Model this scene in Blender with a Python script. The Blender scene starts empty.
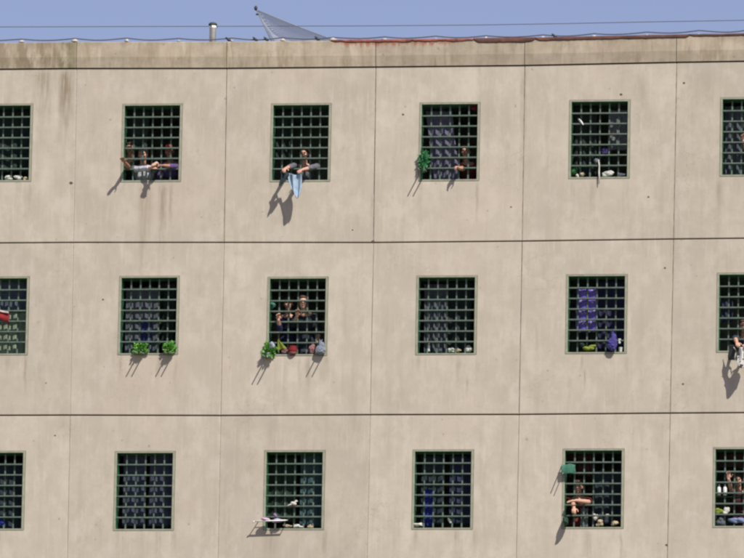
import bpy, bmesh, math, random
from mathutils import Vector, Matrix, noise
random.seed(11)
R = math.radians
S = bpy.context.scene
COL = S.collection
ZUP = 27.0                                   # height of the top row of windows above the ground

# ---------------------------------------------------------------- camera
CAM = Vector((23.96, -127.05, -25.43 + ZUP))
YAW, PIT, ROL, FPX = R(-7.82), R(10.17), R(1.06), 7560.6
fwd = Vector((math.sin(YAW)*math.cos(PIT), math.cos(YAW)*math.cos(PIT), math.sin(PIT)))
r0 = Vector((math.cos(YAW), -math.sin(YAW), 0)); u0 = r0.cross(fwd)
rt = r0*math.cos(ROL) + u0*math.sin(ROL); up = u0*math.cos(ROL) - r0*math.sin(ROL)
cd = bpy.data.cameras.new('camera'); cam = bpy.data.objects.new('camera', cd); COL.objects.link(cam)
M = Matrix((rt, up, -fwd)).transposed().to_4x4(); M.translation = CAM
cam.matrix_world = M
cd.sensor_width = 36; cd.lens = 36*FPX/744; cd.clip_start = 1; cd.clip_end = 5000
S.camera = cam

def at(px, py, Y=0.0):
    """the point of the plane y = Y seen at a position of the photograph"""
    d = fwd*FPX + rt*(px-372) - up*(py-279)
    t = (Y-CAM.y)/d.y
    return CAM + d*t

# ---------------------------------------------------------------- light
SUN = Vector((-.5, .70, -1.0)).normalized()
sd = bpy.data.lights.new('sun', 'SUN'); sun = bpy.data.objects.new('sun', sd); COL.objects.link(sun)
sd.energy = 4.6; sd.angle = R(.53); sd.color = (1, .955, .88)
sun.rotation_euler = SUN.to_track_quat('-Z', 'Y').to_euler(); sun.location = (10, -30, 60)
w = bpy.data.worlds.new('World'); S.world = w; w.use_nodes = True
nt = w.node_tree; nt.nodes.clear()
sk = nt.nodes.new('ShaderNodeTexSky'); sk.sky_type = 'NISHITA'; sk.sun_disc = False
sk.sun_elevation = math.asin(-SUN.z); sk.sun_rotation = math.atan2(-SUN.x, -SUN.y)
sk.altitude = 200; sk.air_density = 1.0; sk.dust_density = 0.6; sk.ozone_density = 2.2
bg = nt.nodes.new('ShaderNodeBackground'); bg.inputs[1].default_value = .088
wo = nt.nodes.new('ShaderNodeOutputWorld')
tint = nt.nodes.new('ShaderNodeMix'); tint.data_type = 'RGBA'; tint.blend_type = 'MULTIPLY'; tint.inputs[0].default_value = 1
tint.inputs[7].default_value = (1.19, .945, 1, 1)
nt.links.new(sk.outputs[0], tint.inputs[6]); nt.links.new(tint.outputs[2], bg.inputs[0]); nt.links.new(bg.outputs[0], wo.inputs[0])
S.view_settings.view_transform = 'Standard'; S.view_settings.look = 'None'
S.view_settings.exposure = .27; S.view_settings.gamma = 1
S.render.engine = 'CYCLES'
S.cycles.filter_width = 2.4
S.cycles.max_bounces = 6

# ---------------------------------------------------------------- materials
def lin(v): v /= 255; return v/12.92 if v <= .04045 else ((v+.055)/1.055)**2.4
def cc(r, g, b, k=.75): return (lin(r)*k, lin(g)*k, lin(b)*k)
class NT:
    def __init__(s, name):
        s.m = bpy.data.materials.new(name); s.m.use_nodes = True; s.t = s.m.node_tree
        s.b = s.t.nodes['Principled BSDF']
    def n(s, typ, **kw):
        x = s.t.nodes.new(typ)
        for k, v in kw.items(): setattr(x, k, v)
        return x
    def l(s, a, b): s.t.links.new(a, b)
    def put(s, sock, v):
        if isinstance(v, (int, float)): sock.default_value = v
        elif isinstance(v, tuple): sock.default_value = v if len(v) == len(sock.default_value) else (*v, 1)
        else: s.l(v, sock)
    def math(s, op, a, b=0.0, c=0.0, clamp=False):
        x = s.n('ShaderNodeMath', operation=op, use_clamp=clamp)
        s.put(x.inputs[0], a); s.put(x.inputs[1], b); s.put(x.inputs[2], c); return x.outputs[0]
    def ramp(s, v, a, b, lo=0.0, hi=1.0):
        x = s.n('ShaderNodeMapRange'); x.interpolation_type = 'SMOOTHSTEP'
        s.put(x.inputs[0], v); s.put(x.inputs[1], a); s.put(x.inputs[2], b); s.put(x.inputs[3], lo); s.put(x.inputs[4], hi)
        return x.outputs[0]
    def mix(s, f, a, b, mode='MIX'):
        x = s.n('ShaderNodeMix', data_type='RGBA', blend_type=mode)
        s.put(x.inputs[0], f); s.put(x.inputs[6], a); s.put(x.inputs[7], b); return x.outputs[2]
    def noise(s, scale, vec=None, detail=4, rough=.55, stretch=None):
        x = s.n('ShaderNodeTexNoise'); x.inputs['Scale'].default_value = scale
        x.inputs['Detail'].default_value = detail; x.inputs['Roughness'].default_value = rough
        if stretch is not None:
            mp = s.n('ShaderNodeMapping'); mp.inputs['Scale'].default_value = stretch
            s.l(vec, mp.inputs[0]); vec = mp.outputs[0]
        if vec is not None: s.l(vec, x.inputs['Vector'])
        return x.outputs[0]
    def pos(s): return s.n('ShaderNodeNewGeometry').outputs['Position']
    def bump(s, h, strength=.3, dist=.01):
        x = s.n('ShaderNodeBump'); x.inputs['Strength'].default_value = strength; x.inputs['Distance'].default_value = dist
        s.l(h, x.inputs['Height']); s.l(x.outputs[0], s.b.inputs['Normal'])

def simple(name, col, rough=.7, var=.25, scale=25, metal=0.0, bump=.2):
    k = NT(name); p = k.pos(); f = k.noise(scale, p)
    g = k.ramp(f, .25, .75)
    c = k.mix(g, tuple(v*(1-var) for v in col), tuple(min(1, v*(1+var)) for v in col))
    k.l(c, k.b.inputs['Base Color']); k.b.inputs['Roughness'].default_value = rough
    k.b.inputs['Metallic'].default_value = metal
    if bump: k.bump(f, bump, .004)
    return k.m

def cloth_mat(name, col, trans=.25, var=.18):
    k = NT(name); p = k.pos(); f = k.noise(14, p); g = k.ramp(f, .3, .7)
    c = k.mix(g, tuple(v*(1-var) for v in col), tuple(min(1, v*(1+var)) for v in col))
    k.l(c, k.b.inputs['Base Color']); k.b.inputs['Roughness'].default_value = .9
    k.bump(k.noise(160, p), .25, .002)
    if trans:
        t = k.n('ShaderNodeBsdfTranslucent'); k.l(c, t.inputs[0])
        mx = k.n('ShaderNodeMixShader'); mx.inputs[0].default_value = trans
        out = k.t.nodes['Material Output']
        k.l(k.b.outputs[0], mx.inputs[1]); k.l(t.outputs[0], mx.inputs[2]); k.l(mx.outputs[0], out.inputs[0])
    return k.m

def stripes_mat(name, a, b, scale, axis='Z', thr=.5):
    k = NT(name); p = k.pos(); sx = k.n('ShaderNodeSeparateXYZ'); k.l(p, sx.inputs[0])
    v = k.math('FRACT', k.math('MULTIPLY', sx.outputs[axis], scale))
    v = k.math('ADD', v, k.math('MULTIPLY', k.noise(30, p), .3))
    f = k.ramp(v, thr, thr+.12)
    k.l(k.mix(f, a, b), k.b.inputs['Base Color']); k.b.inputs['Roughness'].default_value = .9
    return k.m

# stains: centre x, half width, top z, length, strength (position on the wall in metres)
def stain_at(px, py, hw, ln, st):
    q = at(px, py); return (q.x, hw/58, q.z, ln/57, st)
STAINS = [stain_at(44, 69, 13, 75, .55), stain_at(66, 69, 9, 95, .8), stain_at(52, 69, 30, 40, .3),
          stain_at(163, 183, 5, 100, .55), stain_at(146, 183, 8, 105, .4), stain_at(158, 69, 10, 32, .14),
          stain_at(171, 183, 3, 70, .4), stain_at(283, 215, 3, 28, .2), stain_at(524, 69, 4, 150, .35),
          stain_at(373, 195, 3, 60, .3), stain_at(27, 185, 4, 55, .2), stain_at(467, 376, 1.5, 24, .4),
          stain_at(585, 369, 1.3, 24, .5), stain_at(300, 358, 2, 40, .35), stain_at(452, 184, 18, 50, .15),
          stain_at(425, 69, 12, 30, .2), stain_at(640, 69, 12, 60, .2), stain_at(660, 420, 12, 80, .12),
          stain_at(270, 530, 10, 40, .3), stain_at(605, 420, 14, 30, .15), stain_at(720, 180, 5, 50, .3), stain_at(700, 69, 14, 70, .18),
          stain_at(190, 69, 8, 60, .15), stain_at(305, 69, 12, 32, .15), stain_at(490, 69, 14, 90, .14)]

rs = random.Random(5)
for cx_, row_ in ((2, 0), (300, 0), (449, 0), (599, 0), (-2, 1), (148, 1), (297, 1), (446, 1), (596, 1), (-5, 2), (144, 2), (294, 2), (443, 2), (593, 2)):
    py_ = (181, 355, 529)[row_]
    for dx_ in (rs.choice((-30, -27)), rs.uniform(-15, 15), rs.choice((28, 31))):
        if rs.random() < .7: STAINS.append(stain_at(cx_+dx_, py_, rs.uniform(1.2, 4), rs.uniform(18, 55), rs.uniform(.18, .42)))
def concrete(name, col, stains, parapet=False, dark=1.0):
    k = NT(name); p = k.pos(); sx = k.n('ShaderNodeSeparateXYZ'); k.l(p, sx.inputs[0])
    X, Z = sx.outputs['X'], sx.outputs['Z']
    oi = k.n('ShaderNodeObjectInfo').outputs['Random']
    streak = k.noise(1.0, p, 5, .6, (5.5, 5.5, .6))        # long vertical runs
    fine = k.noise(1.0, p, 4, .6, (19, 19, 1.5))
    blot = k.noise(.9, p, 5, .6); mid = k.noise(5.5, p, 5, .6); grain = k.noise(60, p, 3)
    c = k.mix(k.ramp(blot, .36, .64), tuple(v*.90 for v in col), (col[0]*1.035, col[1]*1.03, col[2]*1.02))
    c = k.mix(k.ramp(mid, .35, .72, 0, .7), c, (col[0]*.9, col[1]*.87, col[2]*.86))
    c = k.mix(k.ramp(streak, .46, .70, 0, .55), c, (col[0]*.80, col[1]*.79, col[2]*.77))
    c = k.mix(k.ramp(fine, .53, .72, 0, .5), c, (min(1, col[0]*1.16), col[1]*1.16, col[2]*1.17))
    cl = k.noise(2.3, p, 6, .65, (1.3, 1.3, .8))
    c = k.mix(k.ramp(cl, .46, .66, 0, .55), c, (min(1, col[0]*1.15), col[1]*1.16, col[2]*1.19))
    cl2 = k.noise(3.1, p, 6, .7, (1.0, 1.0, .7)); c = k.mix(k.ramp(cl2, .54, .72, 0, .5), c, (col[0]*.84, col[1]*.82, col[2]*.80))
    crk = k.noise(1.6, p, 8, .62); cr = k.math('ABSOLUTE', k.math('SUBTRACT', crk, .5)); few = k.ramp(k.noise(.7, p, 1), .58, .64)
    c = k.mix(k.math('MULTIPLY', k.ramp(cr, .0015, .004, .45, 0), few), c, (col[0]*.5, col[1]*.45, col[2]*.4))
    warm = k.noise(.55, p, 2)
    c = k.mix(k.ramp(warm, .45, .7, 0, .35), c, (col[0]*1.02, col[1]*.95, col[2]*.95))
    dirt = (col[0]*.40, col[1]*.33, col[2]*.25)
    wob = k.math('MULTIPLY', k.math('SUBTRACT', k.noise(1.0, p, 3, .5, (1, 1, 3)), .5), .10)
    acc = None
    for (x0, hw, zt, ln, st) in stains:
        dx = k.math('ABSOLUTE', k.math('ADD', k.math('SUBTRACT', X, x0), wob))
        a = k.ramp(dx, hw*.15, hw*1.25, 1, 0)
        b = k.ramp(Z, zt-ln, zt-ln*.15, 0, 1); t = k.ramp(Z, zt+.06, zt-.14, 0, 1)
        v = k.math('MULTIPLY', k.math('MULTIPLY', a, b), k.math('MULTIPLY', t, st))
        acc = v if acc is None else k.math('MAXIMUM', acc, v)
    if acc is not None:
        br = k.ramp(k.noise(1.0, p, 4, .65, (22, 22, 1.6)), .32, .62, .25, 1)
        c = k.mix(k.math('MULTIPLY', acc, br), c, dirt)
    if parapet:
        v = k.ramp(k.noise(1.0, p, 5, .65, (9, 9, 1.2)), .42, .68)
        zz = k.ramp(k.noise(2.2, p, 4), .35, .65, .3, 1)
        c = k.mix(k.math('MULTIPLY', k.math('MULTIPLY', v, zz), .62), c, (col[0]*.50, col[1]*.44, col[2]*.32))
        xs = k.ramp(X, at(80, 50).x, at(70, 50).x, 0, 1)
        v2 = k.ramp(k.noise(1.0, p, 4, .6, (7, 7, 2.5)), .36, .6)
        c = k.mix(k.math('MULTIPLY', k.math('MULTIPLY', v2, xs), .6), c, (col[0]*.38, col[1]*.32, col[2]*.22))
        tp = k.math('ADD', Z, k.math('MULTIPLY', k.noise(1.0, p, 4, .65, (4, 4, .4)), .45))
        c = k.mix(k.ramp(tp, ZUP+1.90, ZUP+2.06, 0, .55), c, (col[0]*.46, col[1]*.42, col[2]*.36))
        lo_ = k.ramp(k.noise(1.0, p, 5, .7, (2.2, 2.2, 3)), .44, .66, 0, .5)
        c = k.mix(lo_, c, (col[0]*.66, col[1]*.63, col[2]*.58))
        hi_ = k.ramp(k.noise(1.0, p, 4, .6, (6, 6, 1)), .58, .7, 0, .5)
        c = k.mix(hi_, c, (col[0]*1.2, col[1]*1.2, col[2]*1.18))
        # moss-green by the first joint
        mz = k.ramp(k.math('ABSOLUTE', k.math('SUBTRACT', X, at(67, 50).x)), .05, .22, .7, 0)
        c = k.mix(k.math('MULTIPLY', mz, v2), c, (.16, .15, .06))
        # rust washing down from the red membrane
        rr = k.math('MULTIPLY', k.ramp(X, at(325, 50).x, at(345, 50).x), k.ramp(X, at(470, 50).x, at(440, 50).x))
        zb = k.ramp(k.math('ADD', Z, k.math('MULTIPLY', k.noise(1.0, p, 3, .6, (14, 14, .5)), .28)), ZUP+1.795, ZUP+1.88)
        c = k.mix(k.math('MULTIPLY', k.math('MULTIPLY', rr, zb), .8), c, (.30, .10, .06))
    # small pits
    pit = k.ramp(k.noise(11, p, 1, .3), .76, .80)
    c = k.mix(k.math('MULTIPLY', pit, .5), c, tuple(v*.45 for v in col))
    hsv = k.n('ShaderNodeHueSaturation'); k.l(c, hsv.inputs['Color'])
    k.l(k.ramp(oi, 0, 1, .945*dark, 1.035*dark), hsv.inputs['Value'])
    k.l(hsv.outputs[0], k.b.inputs['Base Color']); k.b.inputs['Roughness'].default_value = .92
    h = k.math('ADD', k.math('MULTIPLY', mid, .5), k.math('MULTIPLY', grain, .5))
    k.bump(h, .35, .006)
    return k.m

WALL = (.462, .411, .334)
MT = {
 'panel': concrete('wall concrete', WALL, STAINS),
 'parapet': concrete('parapet concrete', (.43, .368, .28), [], True),
 'backing': simple('joint backing', (.06, .045, .035), .95),
 'frame': simple('window frame paint', (.27, .275, .20), .6, .15, 9),
 'grille': simple('grille paint', (.105, .15, .118), .6, .45, 14),
 'rusty_grille': None,
 'liner': simple('green jamb paint', (.045, .21, .095), .6, .35, 12),
 'sash': simple('sash paint', (.03, .075, .045), .6, .3, 12),
 'room': simple('cell plaster', (.42, .50, .43), .95, .2, 3),
 'roof': simple('roof felt', (.10, .09, .085), .95, .3, 2),
 'membrane': simple('brown membrane', (.105, .043, .032), .8, .4, 6),
 'red_membrane': simple('red membrane', (.24, .075, .05), .85, .5, 10),
 'ground': simple('ground', (.12, .12, .07), .95, .4, .3),
 'clip': simple('clip plastic', (.50, .48, .43), .6, .2, 30),
 'white': simple('white plastic', (.72, .72, .68), .5, .08, 30),
 'bolt': simple('rusty anchor', (.10, .065, .045), .8, .3, 40),
 'dark': simple('black rubber', (.03, .03, .03), .6, .2, 30),
 'cable': simple('blue grey cable', (.09, .10, .13), .6, .2, 30),
 'wire': simple('overhead wire', (.13, .14, .17), .5, .1, 30),
 'metal': simple('grey metal', (.22, .22, .20), .6, .2, 30, .3),
 'skin': simple('skin', (.52, .29, .205), .55, .12, 30, bump=.1),
 'skin2': simple('tanned skin', (.34, .165, .105), .55, .12, 30, bump=.1),
 'lip': simple('lips', (.28, .09, .075), .5, .1, 30),
 'eye': simple('eye', (.04, .03, .025), .2, .1, 30),
 'hair_dark': simple('dark hair', (.03, .022, .017), .7, .4, 80, bump=.6),
 'hair_grey': simple('grey hair', (.16, .14, .12), .8, .4, 80, bump=.6),
 'hair_brown': simple('brown hair', (.07, .04, .025), .7, .4, 80, bump=.6),
 'cap_red': cloth_mat('red cap', (.30, .035, .03), 0),
 'trousers': cloth_mat('trousers', (.03, .035, .05), 0),
}
k = NT('worn grille paint'); p = k.pos()
f = k.noise(14, p); c = k.mix(k.ramp(f, .25, .75), (.060, .088, .068), (.110, .155, .122))
rn = k.ramp(k.noise(7, p, 6, .7), .60, .68, 0, .8); c = k.mix(rn, c, (.13, .06, .035)); ch = k.ramp(k.noise(30, p, 3), .68, .72, 0, .5)
c = k.mix(ch, c, (.30, .32, .28)); k.l(c, k.b.inputs['Base Color']); k.b.inputs['Roughness'].default_value = .65; k.bump(f, .3, .003)
MT['grille'] = k.m; MT.pop('rusty_grille')
def cm(key, r, g, b, tr=.25, k=.75):
    if key not in MT: MT[key] = cloth_mat(key, cc(r, g, b, k), tr)
    return MT[key]

# ---------------------------------------------------------------- object helpers
def link(name, bm, mat, parent=None, smooth=False, loc=None):
    me = bpy.data.meshes.new(name); bm.normal_update(); bm.to_mesh(me); bm.free()
    if smooth:
        for p in me.polygons: p.use_smooth = True
    o = bpy.data.objects.new(name, me); COL.objects.link(o)
    for m in (mat if isinstance(mat, (list, tuple)) else [mat]): me.materials.append(m)
    if loc is not None: o.location = loc
    if parent is not None: o.parent = parent
    return o
def empty(name, loc):
    o = bpy.data.objects.new(name, None); COL.objects.link(o); o.location = loc; o.empty_display_size = .1
    return o
def tag(o, label, cat, group=None):
    o['label'] = label; o['category'] = cat
    if group: o['group'] = group
    return o
def centred(bm):
    """move a mesh's origin to its lowest middle point; returns the location"""
    vs = [v.co for v in bm.verts]
    c = Vector(((min(v.x for v in vs)+max(v.x for v in vs))/2, (min(v.y for v in vs)+max(v.y for v in vs))/2, min(v.z for v in vs)))
    for v in bm.verts: v.co -= c
    return c
def single(name, bm, mat, label, cat, group=None, smooth=True):
    c = centred(bm); o = link(name, bm, mat, None, smooth, c); return tag(o, label, cat, group)

def box(bm, a, b, bev=0):
    a = Vector(a); b = Vector(b)
    r = bmesh.ops.create_cube(bm, size=1); vs = r['verts']
    for v in vs: v.co = Vector(((a.x+b.x)/2+v.co.x*(b.x-a.x), (a.y+b.y)/2+v.co.y*(b.y-a.y), (a.z+b.z)/2+v.co.z*(b.z-a.z)))
    if bev: bmesh.ops.bevel(bm, geom=list({e for v in vs for e in v.link_edges}), offset=bev, segments=1, affect='EDGES')
def tube(bm, pts, rads, seg=10, caps=True):
    pts = [Vector(p) for p in pts]
    if isinstance(rads, (int, float)): rads = [rads]*len(pts)
    rings = []
    t0 = (pts[1]-pts[0]).normalized(); ref = Vector((0, 0, 1)) if abs(t0.z) < .9 else Vector((1, 0, 0))
    for i, p in enumerate(pts):
        t = (pts[min(i+1, len(pts)-1)]-pts[max(i-1, 0)]).normalized()
        a = t.cross(ref).normalized(); b = t.cross(a)
        rings.append([bm.verts.new(p+(a*math.cos(2*math.pi*k/seg)+b*math.sin(2*math.pi*k/seg))*rads[i]) for k in range(seg)])
    for i in range(len(rings)-1):
        for k in range(seg): bm.faces.new((rings[i][k], rings[i][(k+1) % seg], rings[i+1][(k+1) % seg], rings[i+1][k]))
    if caps: bm.faces.new(rings[0][::-1]); bm.faces.new(rings[-1])
    bmesh.ops.recalc_face_normals(bm, faces=bm.faces[:])
def ell(bm, c, r, rot=None, sub=3):
    m = Matrix.Translation(Vector(c)) @ (rot.to_4x4() if rot else Matrix.Identity(4)) @ Matrix.Diagonal((*r, 1))
    bmesh.ops.create_icosphere(bm, subdivisions=sub, radius=1, matrix=m)
def cap(bm, a, ra, b, rb, seg=14):
    a = Vector(a); b = Vector(b); n = 5
    tube(bm, [a.lerp(b, i/n) for i in range(n+1)], [ra+(rb-ra)*i/n for i in range(n+1)], seg)
    ell(bm, a, (ra,)*3, sub=2); ell(bm, b, (rb,)*3, sub=2)
def lathe(bm, prof, c, seg=16, sx=1.0, tilt=None):
    rings = []
    for r, z in prof:
        ring = []
        for k in range(seg):
            v = Vector((r*math.cos(2*math.pi*k/seg)*sx, r*math.sin(2*math.pi*k/seg), z))
            if tilt: v = tilt @ v
            ring.append(bm.verts.new(Vector(c)+v))
        rings.append(ring)
    for i in range(len(rings)-1):
        for k in range(seg): bm.faces.new((rings[i][k], rings[i][(k+1) % seg], rings[i+1][(k+1) % seg], rings[i+1][k]))
    bm.faces.new(rings[0][::-1]); bm.faces.new(rings[-1])
def fuse(bm, voxel, name='m'):
    """union of every closed shell in bm as one continuous surface"""
    me = bpy.data.meshes.new(name); bm.to_mesh(me); bm.free()
    o = bpy.data.objects.new(name, me); COL.objects.link(o)
    md = o.modifiers.new('r', 'REMESH'); md.mode = 'VOXEL'; md.voxel_size = voxel
    sm = o.modifiers.new('s', 'SMOOTH'); sm.factor = .5; sm.iterations = 2
    dg = bpy.context.evaluated_depsgraph_get(); m2 = bpy.data.meshes.new_from_object(o.evaluated_get(dg))
    bpy.data.objects.remove(o); bpy.data.meshes.remove(me)
    out = bmesh.new(); out.from_mesh(m2); bpy.data.meshes.remove(m2)
    return out
def sheet(fn, nu=24, nv=24, th=.004):
    """a soft sheet with real thickness: fn(u, v) -> point"""
    bm = bmesh.new(); P = [[Vector(fn(i/nu, j/nv)) for i in range(nu+1)] for j in range(nv+1)]
    F = [[bm.verts.new(p) for p in row] for row in P]
    def nrm(i, j):
        a = P[j][min(i+1, nu)]-P[j][max(i-1, 0)]; b = P[min(j+1, nv)][i]-P[max(j-1, 0)][i]
        n = a.cross(b); return n.normalized() if n.length > 1e-9 else Vector((0, -1, 0))
    B = [[bm.verts.new(P[j][i]+nrm(i, j)*th) for i in range(nu+1)] for j in range(nv+1)]
    for j in range(nv):
        for i in range(nu):
            bm.faces.new((F[j][i], F[j][i+1], F[j+1][i+1], F[j+1][i]))
            bm.faces.new((B[j][i], B[j+1][i], B[j+1][i+1], B[j][i+1]))
    for i in range(nu):
        bm.faces.new((F[0][i], B[0][i], B[0][i+1], F[0][i+1])); bm.faces.new((F[nv][i], F[nv][i+1], B[nv][i+1], B[nv][i]))
    for j in range(nv):
        bm.faces.new((F[j][0], F[j+1][0], B[j+1][0], B[j][0])); bm.faces.new((F[j][nu], B[j][nu], B[j+1][nu], F[j+1][nu]))
    bmesh.ops.recalc_face_normals(bm, faces=bm.faces[:])
    return bm

# ---------------------------------------------------------------- ground
bm = bmesh.new()
bmesh.ops.create_grid(bm, x_segments=8, y_segments=8, size=1500)
g = link('ground', bm, MT['ground']); g['kind'] = 'structure'

# ---------------------------------------------------------------- the building
bld = empty('prison_building', (6.6, 8, 0))
tag(bld, 'long beige concrete panel prison block with rows of barred windows', 'building')
def part(name, bm, mat, smooth=False, parent=None, label=None, loc=None):
    o = link(name, bm, mat, None, smooth, loc)
    o.parent = parent or bld; o.matrix_parent_inverse = Matrix.Identity(4)
    o.location = (o.location - (Vector(bld.location) if parent is None else Vector((0, 0, 0))))
    if label: o['label'] = label
    return o

JP = [  # joint crossings of the facade panels, top to bottom
 [(76.6, 68.5), (226.7, 68.3), (375.8, 67), (524.7, 65.5), (676.6, 62.3)],
 [(73.3, 242.5), (224.0, 242.5), (373.3, 242.6), (522, 241.2), (673.4, 239.1)],
 [(70, 415.2), (220.6, 415.6), (370, 414.8), (518.9, 414.5), (670, 413.2)],
 [(66.5, 589.5), (217, 589.7), (366, 589.2), (515.5, 588.7), (666.5, 587.6)]]
N = []
for row in JP:
    q = [at(*p) for p in row]
    q = [q[0]-Vector((2.6, 0, 0))*2, q[0]-Vector((2.6, 0, 0))] + q
    d = q[-1]-q[-2]; q += [q[-1]+Vector((2.6, 0, d.z*.6)), q[-1]+Vector((5.2, 0, d.z*.6))]
    N.append([(p.x, p.z) for p in q])
N.append([(x+.0, z-3.05) for x, z in N[-1]])
# window centres: columns -1..6, rows 0..3 (the last row and outer columns lie just outside the picture)
WC = {}
WPX = {(0,0):(2.1,142.9),(1,0):(151.6,142.9),(2,0):(300.5,142.6),(3,0):(449.2,141.8),(4,0):(599.3,139.3),(5,0):(750.6,136.8),
 (0,1):(-1.5,316),(1,1):(148.5,315.5),(2,1):(297.2,316.4),(3,1):(446.3,315.3),(4,1):(596.3,314.1),(5,1):(747.3,312.6),
 (0,2):(-5.5,490.7),(1,2):(144.2,491),(2,2):(294,490.2),(3,2):(442.6,489.6),(4,2):(593,488.8),(5,2):(743.7,487.5)}
for k, p in WPX.items(): q = at(*p); WC[k] = (q.x, q.z)
for j in range(3):
    WC[(-1, j)] = (WC[(0, j)][0]-2.6, WC[(0, j)][1]); WC[(6, j)] = (WC[(5, j)][0]+2.6, WC[(5, j)][1]+.04)
for i in range(-1, 7): WC[(i, 3)] = (WC[(i, 2)][0], WC[(i, 2)][1]-3.05)
OW, OH = .530, .692                        # half opening
VG = [.003, .003, .003, .0035, .005, .0045, .0045, .003, .003]   # half width of each vertical joint
TH = .20
def panel_bm(corn, hole):
    """corn: tl, tr, br, bl (x, z); front at y = 0 with chamfered arris"""
    bm = bmesh.new(); ch = .007
    sgn = [(1, -1), (-1, -1), (-1, 1), (1, 1)]
    def ring(pts, y): return [bm.verts.new((x, y, z)) for x, z in pts]
    o1 = ring([(x+s*ch, z+t*ch) for (x, z), (s, t) in zip(corn, sgn)], 0)
    o2 = ring(corn, ch); o3 = ring(corn, TH)
    if hole:
        cx, cz = hole; hp = [(cx-OW, cz+OH), (cx+OW, cz+OH), (cx+OW, cz-OH), (cx-OW, cz-OH)]
        hs = [(-1, 1), (1, 1), (1, -1), (-1, -1)]
        h0 = ring([(x+s*.005, z+t*.005) for (x, z), (s, t) in zip(hp, hs)], 0); h1 = ring(hp, .005); h2 = ring(hp, TH)
    for k in range(4):
        n = (k+1) % 4
        bm.faces.new((o1[k], o2[k], o2[n], o1[n])); bm.faces.new((o2[k], o3[k], o3[n], o2[n]))
        if hole:
            bm.faces.new((o1[k], o1[n], h0[n], h0[k])); bm.faces.new((h0[k], h0[n], h1[n], h1[k]))
            bm.faces.new((h1[k], h1[n], h2[n], h2[k])); bm.faces.new((h2[k], h2[n], o3[n], o3[k]))
    if not hole: bm.faces.new(o1); bm.faces.new(o3[::-1])
    bmesh.ops.recalc_face_normals(bm, faces=bm.faces[:])
    return bm
HG = [.010, .011, .012, .011, .011]
for r in range(4):
    for c in range(8):
        tl, tr, br, bl = N[r][c], N[r][c+1], N[r+1][c+1], N[r+1][c]
        gl, gr = VG[c], VG[c+1]
        corn = [(tl[0]+gl, tl[1]-HG[r]), (tr[0]-gr, tr[1]-HG[r]), (br[0]-gr, br[1]+HG[r+1]), (bl[0]+gl, bl[1]+HG[r+1])]
        part('wall_panel', panel_bm(corn, WC[(c-1, r)]), MT['panel'])
XL, XR = N[0][0][0], N[0][-1][0]
ZB = min(z for x, z in N[4]) - .03
# backing strips behind the joints
for r in range(5):
    bm = bmesh.new()
    for c in range(8):
        (x0, z0), (x1, z1) = N[r][c], N[r][c+1]
        vs = [bm.verts.new(p) for p in ((x0, .03, z0-.05), (x1, .03, z1-.05), (x1, .03, z1+.05), (x0, .03, z0+.05))]
        bm.faces.new(vs)
    part('joint_sealant', bm, MT['backing'])
def mastic(name, col, amt):
    k = NT(name); p = k.pos(); f = k.ramp(k.noise(1.0, p, 4, .6, (3, 3, 3.5)), .42, .60, 0, amt)
    k.l(k.mix(f, col, tuple(v*.72 for v in WALL)), k.b.inputs['Base Color']); k.b.inputs['Roughness'].default_value = .95
    return k.m
SM = [mastic('dark mastic', (.06, .045, .035), .5), mastic('brown mastic', (.13, .10, .07), .7), mastic('weathered mastic', (.23, .19, .145), .9), simple('pale mastic', (.40, .35, .28), .95)]
JT = {2: (3, 3, 2, 2), 3: (0, 2, 3, 3), 4: (0, 2, 3, 3), 5: (1, 0, 2, 2), 6: (1, 1, 1, 1)}
for c in range(9):
    for r in range(4):
        bm = bmesh.new()
        (x0, z0), (x1, z1) = N[r][c], N[r+1][c]
        vs = [bm.verts.new(p) for p in ((x0-.02, .0055+.001*r, z0-.012), (x0+.02, .0055+.001*r, z0-.012), (x1+.02, .0055+.001*r, z1+.012), (x1-.02, .0055+.001*r, z1+.012))]
        bm.faces.new(vs)
        part('joint_sealant', bm, SM[JT.get(c, (2, 2, 2, 2))[r]])
# lower storeys, returns and rear: plain wall carried down to the ground
bm = bmesh.new(); box(bm, (XL, .002, -.2), (XR, .4, ZB)); part('lower_wall', bm, MT['panel'])
for x0, x1 in ((XL-.3, XL-.004), (XR+.004, XR+.3)):
    bm = bmesh.new(); box(bm, (x0, .0, -.2), (x1, 15.6, ZUP+1.75)); part('side_wall', bm, MT['panel'])
bm = bmesh.new(); box(bm, (XL-.3, 15.61, -.2), (XR+.3, 16, ZUP+1.75)); part('rear_wall', bm, MT['panel'])
bm = bmesh.new(); box(bm, (XL-.003, .21, ZUP+1.25), (XR+.003, 15.6, ZUP+1.45)); part('roof', bm, MT['roof'])
# parapet
PT = []
for c in range(8):
    (x0, z0), (x1, z1) = N[0][c], N[0][c+1]
    gl, gr = VG[c]+.001, VG[c+1]+.001
    x0 += gl; x1 -= gr
    prof = [(.3, .010), (-.020, .010), (-.022, .028), (-.046, .195), (-.046, .207), (-.045, .452), (-.038, .462), (.3, .468)]
    bm = bmesh.new(); n = 16; rings = []
    for i in range(n+1):
        t = i/n; x = x0+(x1-x0)*t; z = z0+(z1-z0)*t
        rings.append([bm.verts.new((x, y, z+h+(0 if k < 5 else .004*noise.noise(Vector((x*3, 0, 7)))+.003*noise.noise(Vector((x*14, 3, 7)))))) for k, (y, h) in enumerate(prof)])
    for i in range(n):
        for k in range(len(prof)):
            k2 = (k+1) % len(prof); bm.faces.new((rings[i][k], rings[i][k2], rings[i+1][k2], rings[i+1][k]))
    bm.faces.new(rings[0]); bm.faces.new(rings[-1][::-1]); bmesh.ops.recalc_face_normals(bm, faces=bm.faces[:])
    part('parapet', bm, MT['parapet'])
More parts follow.
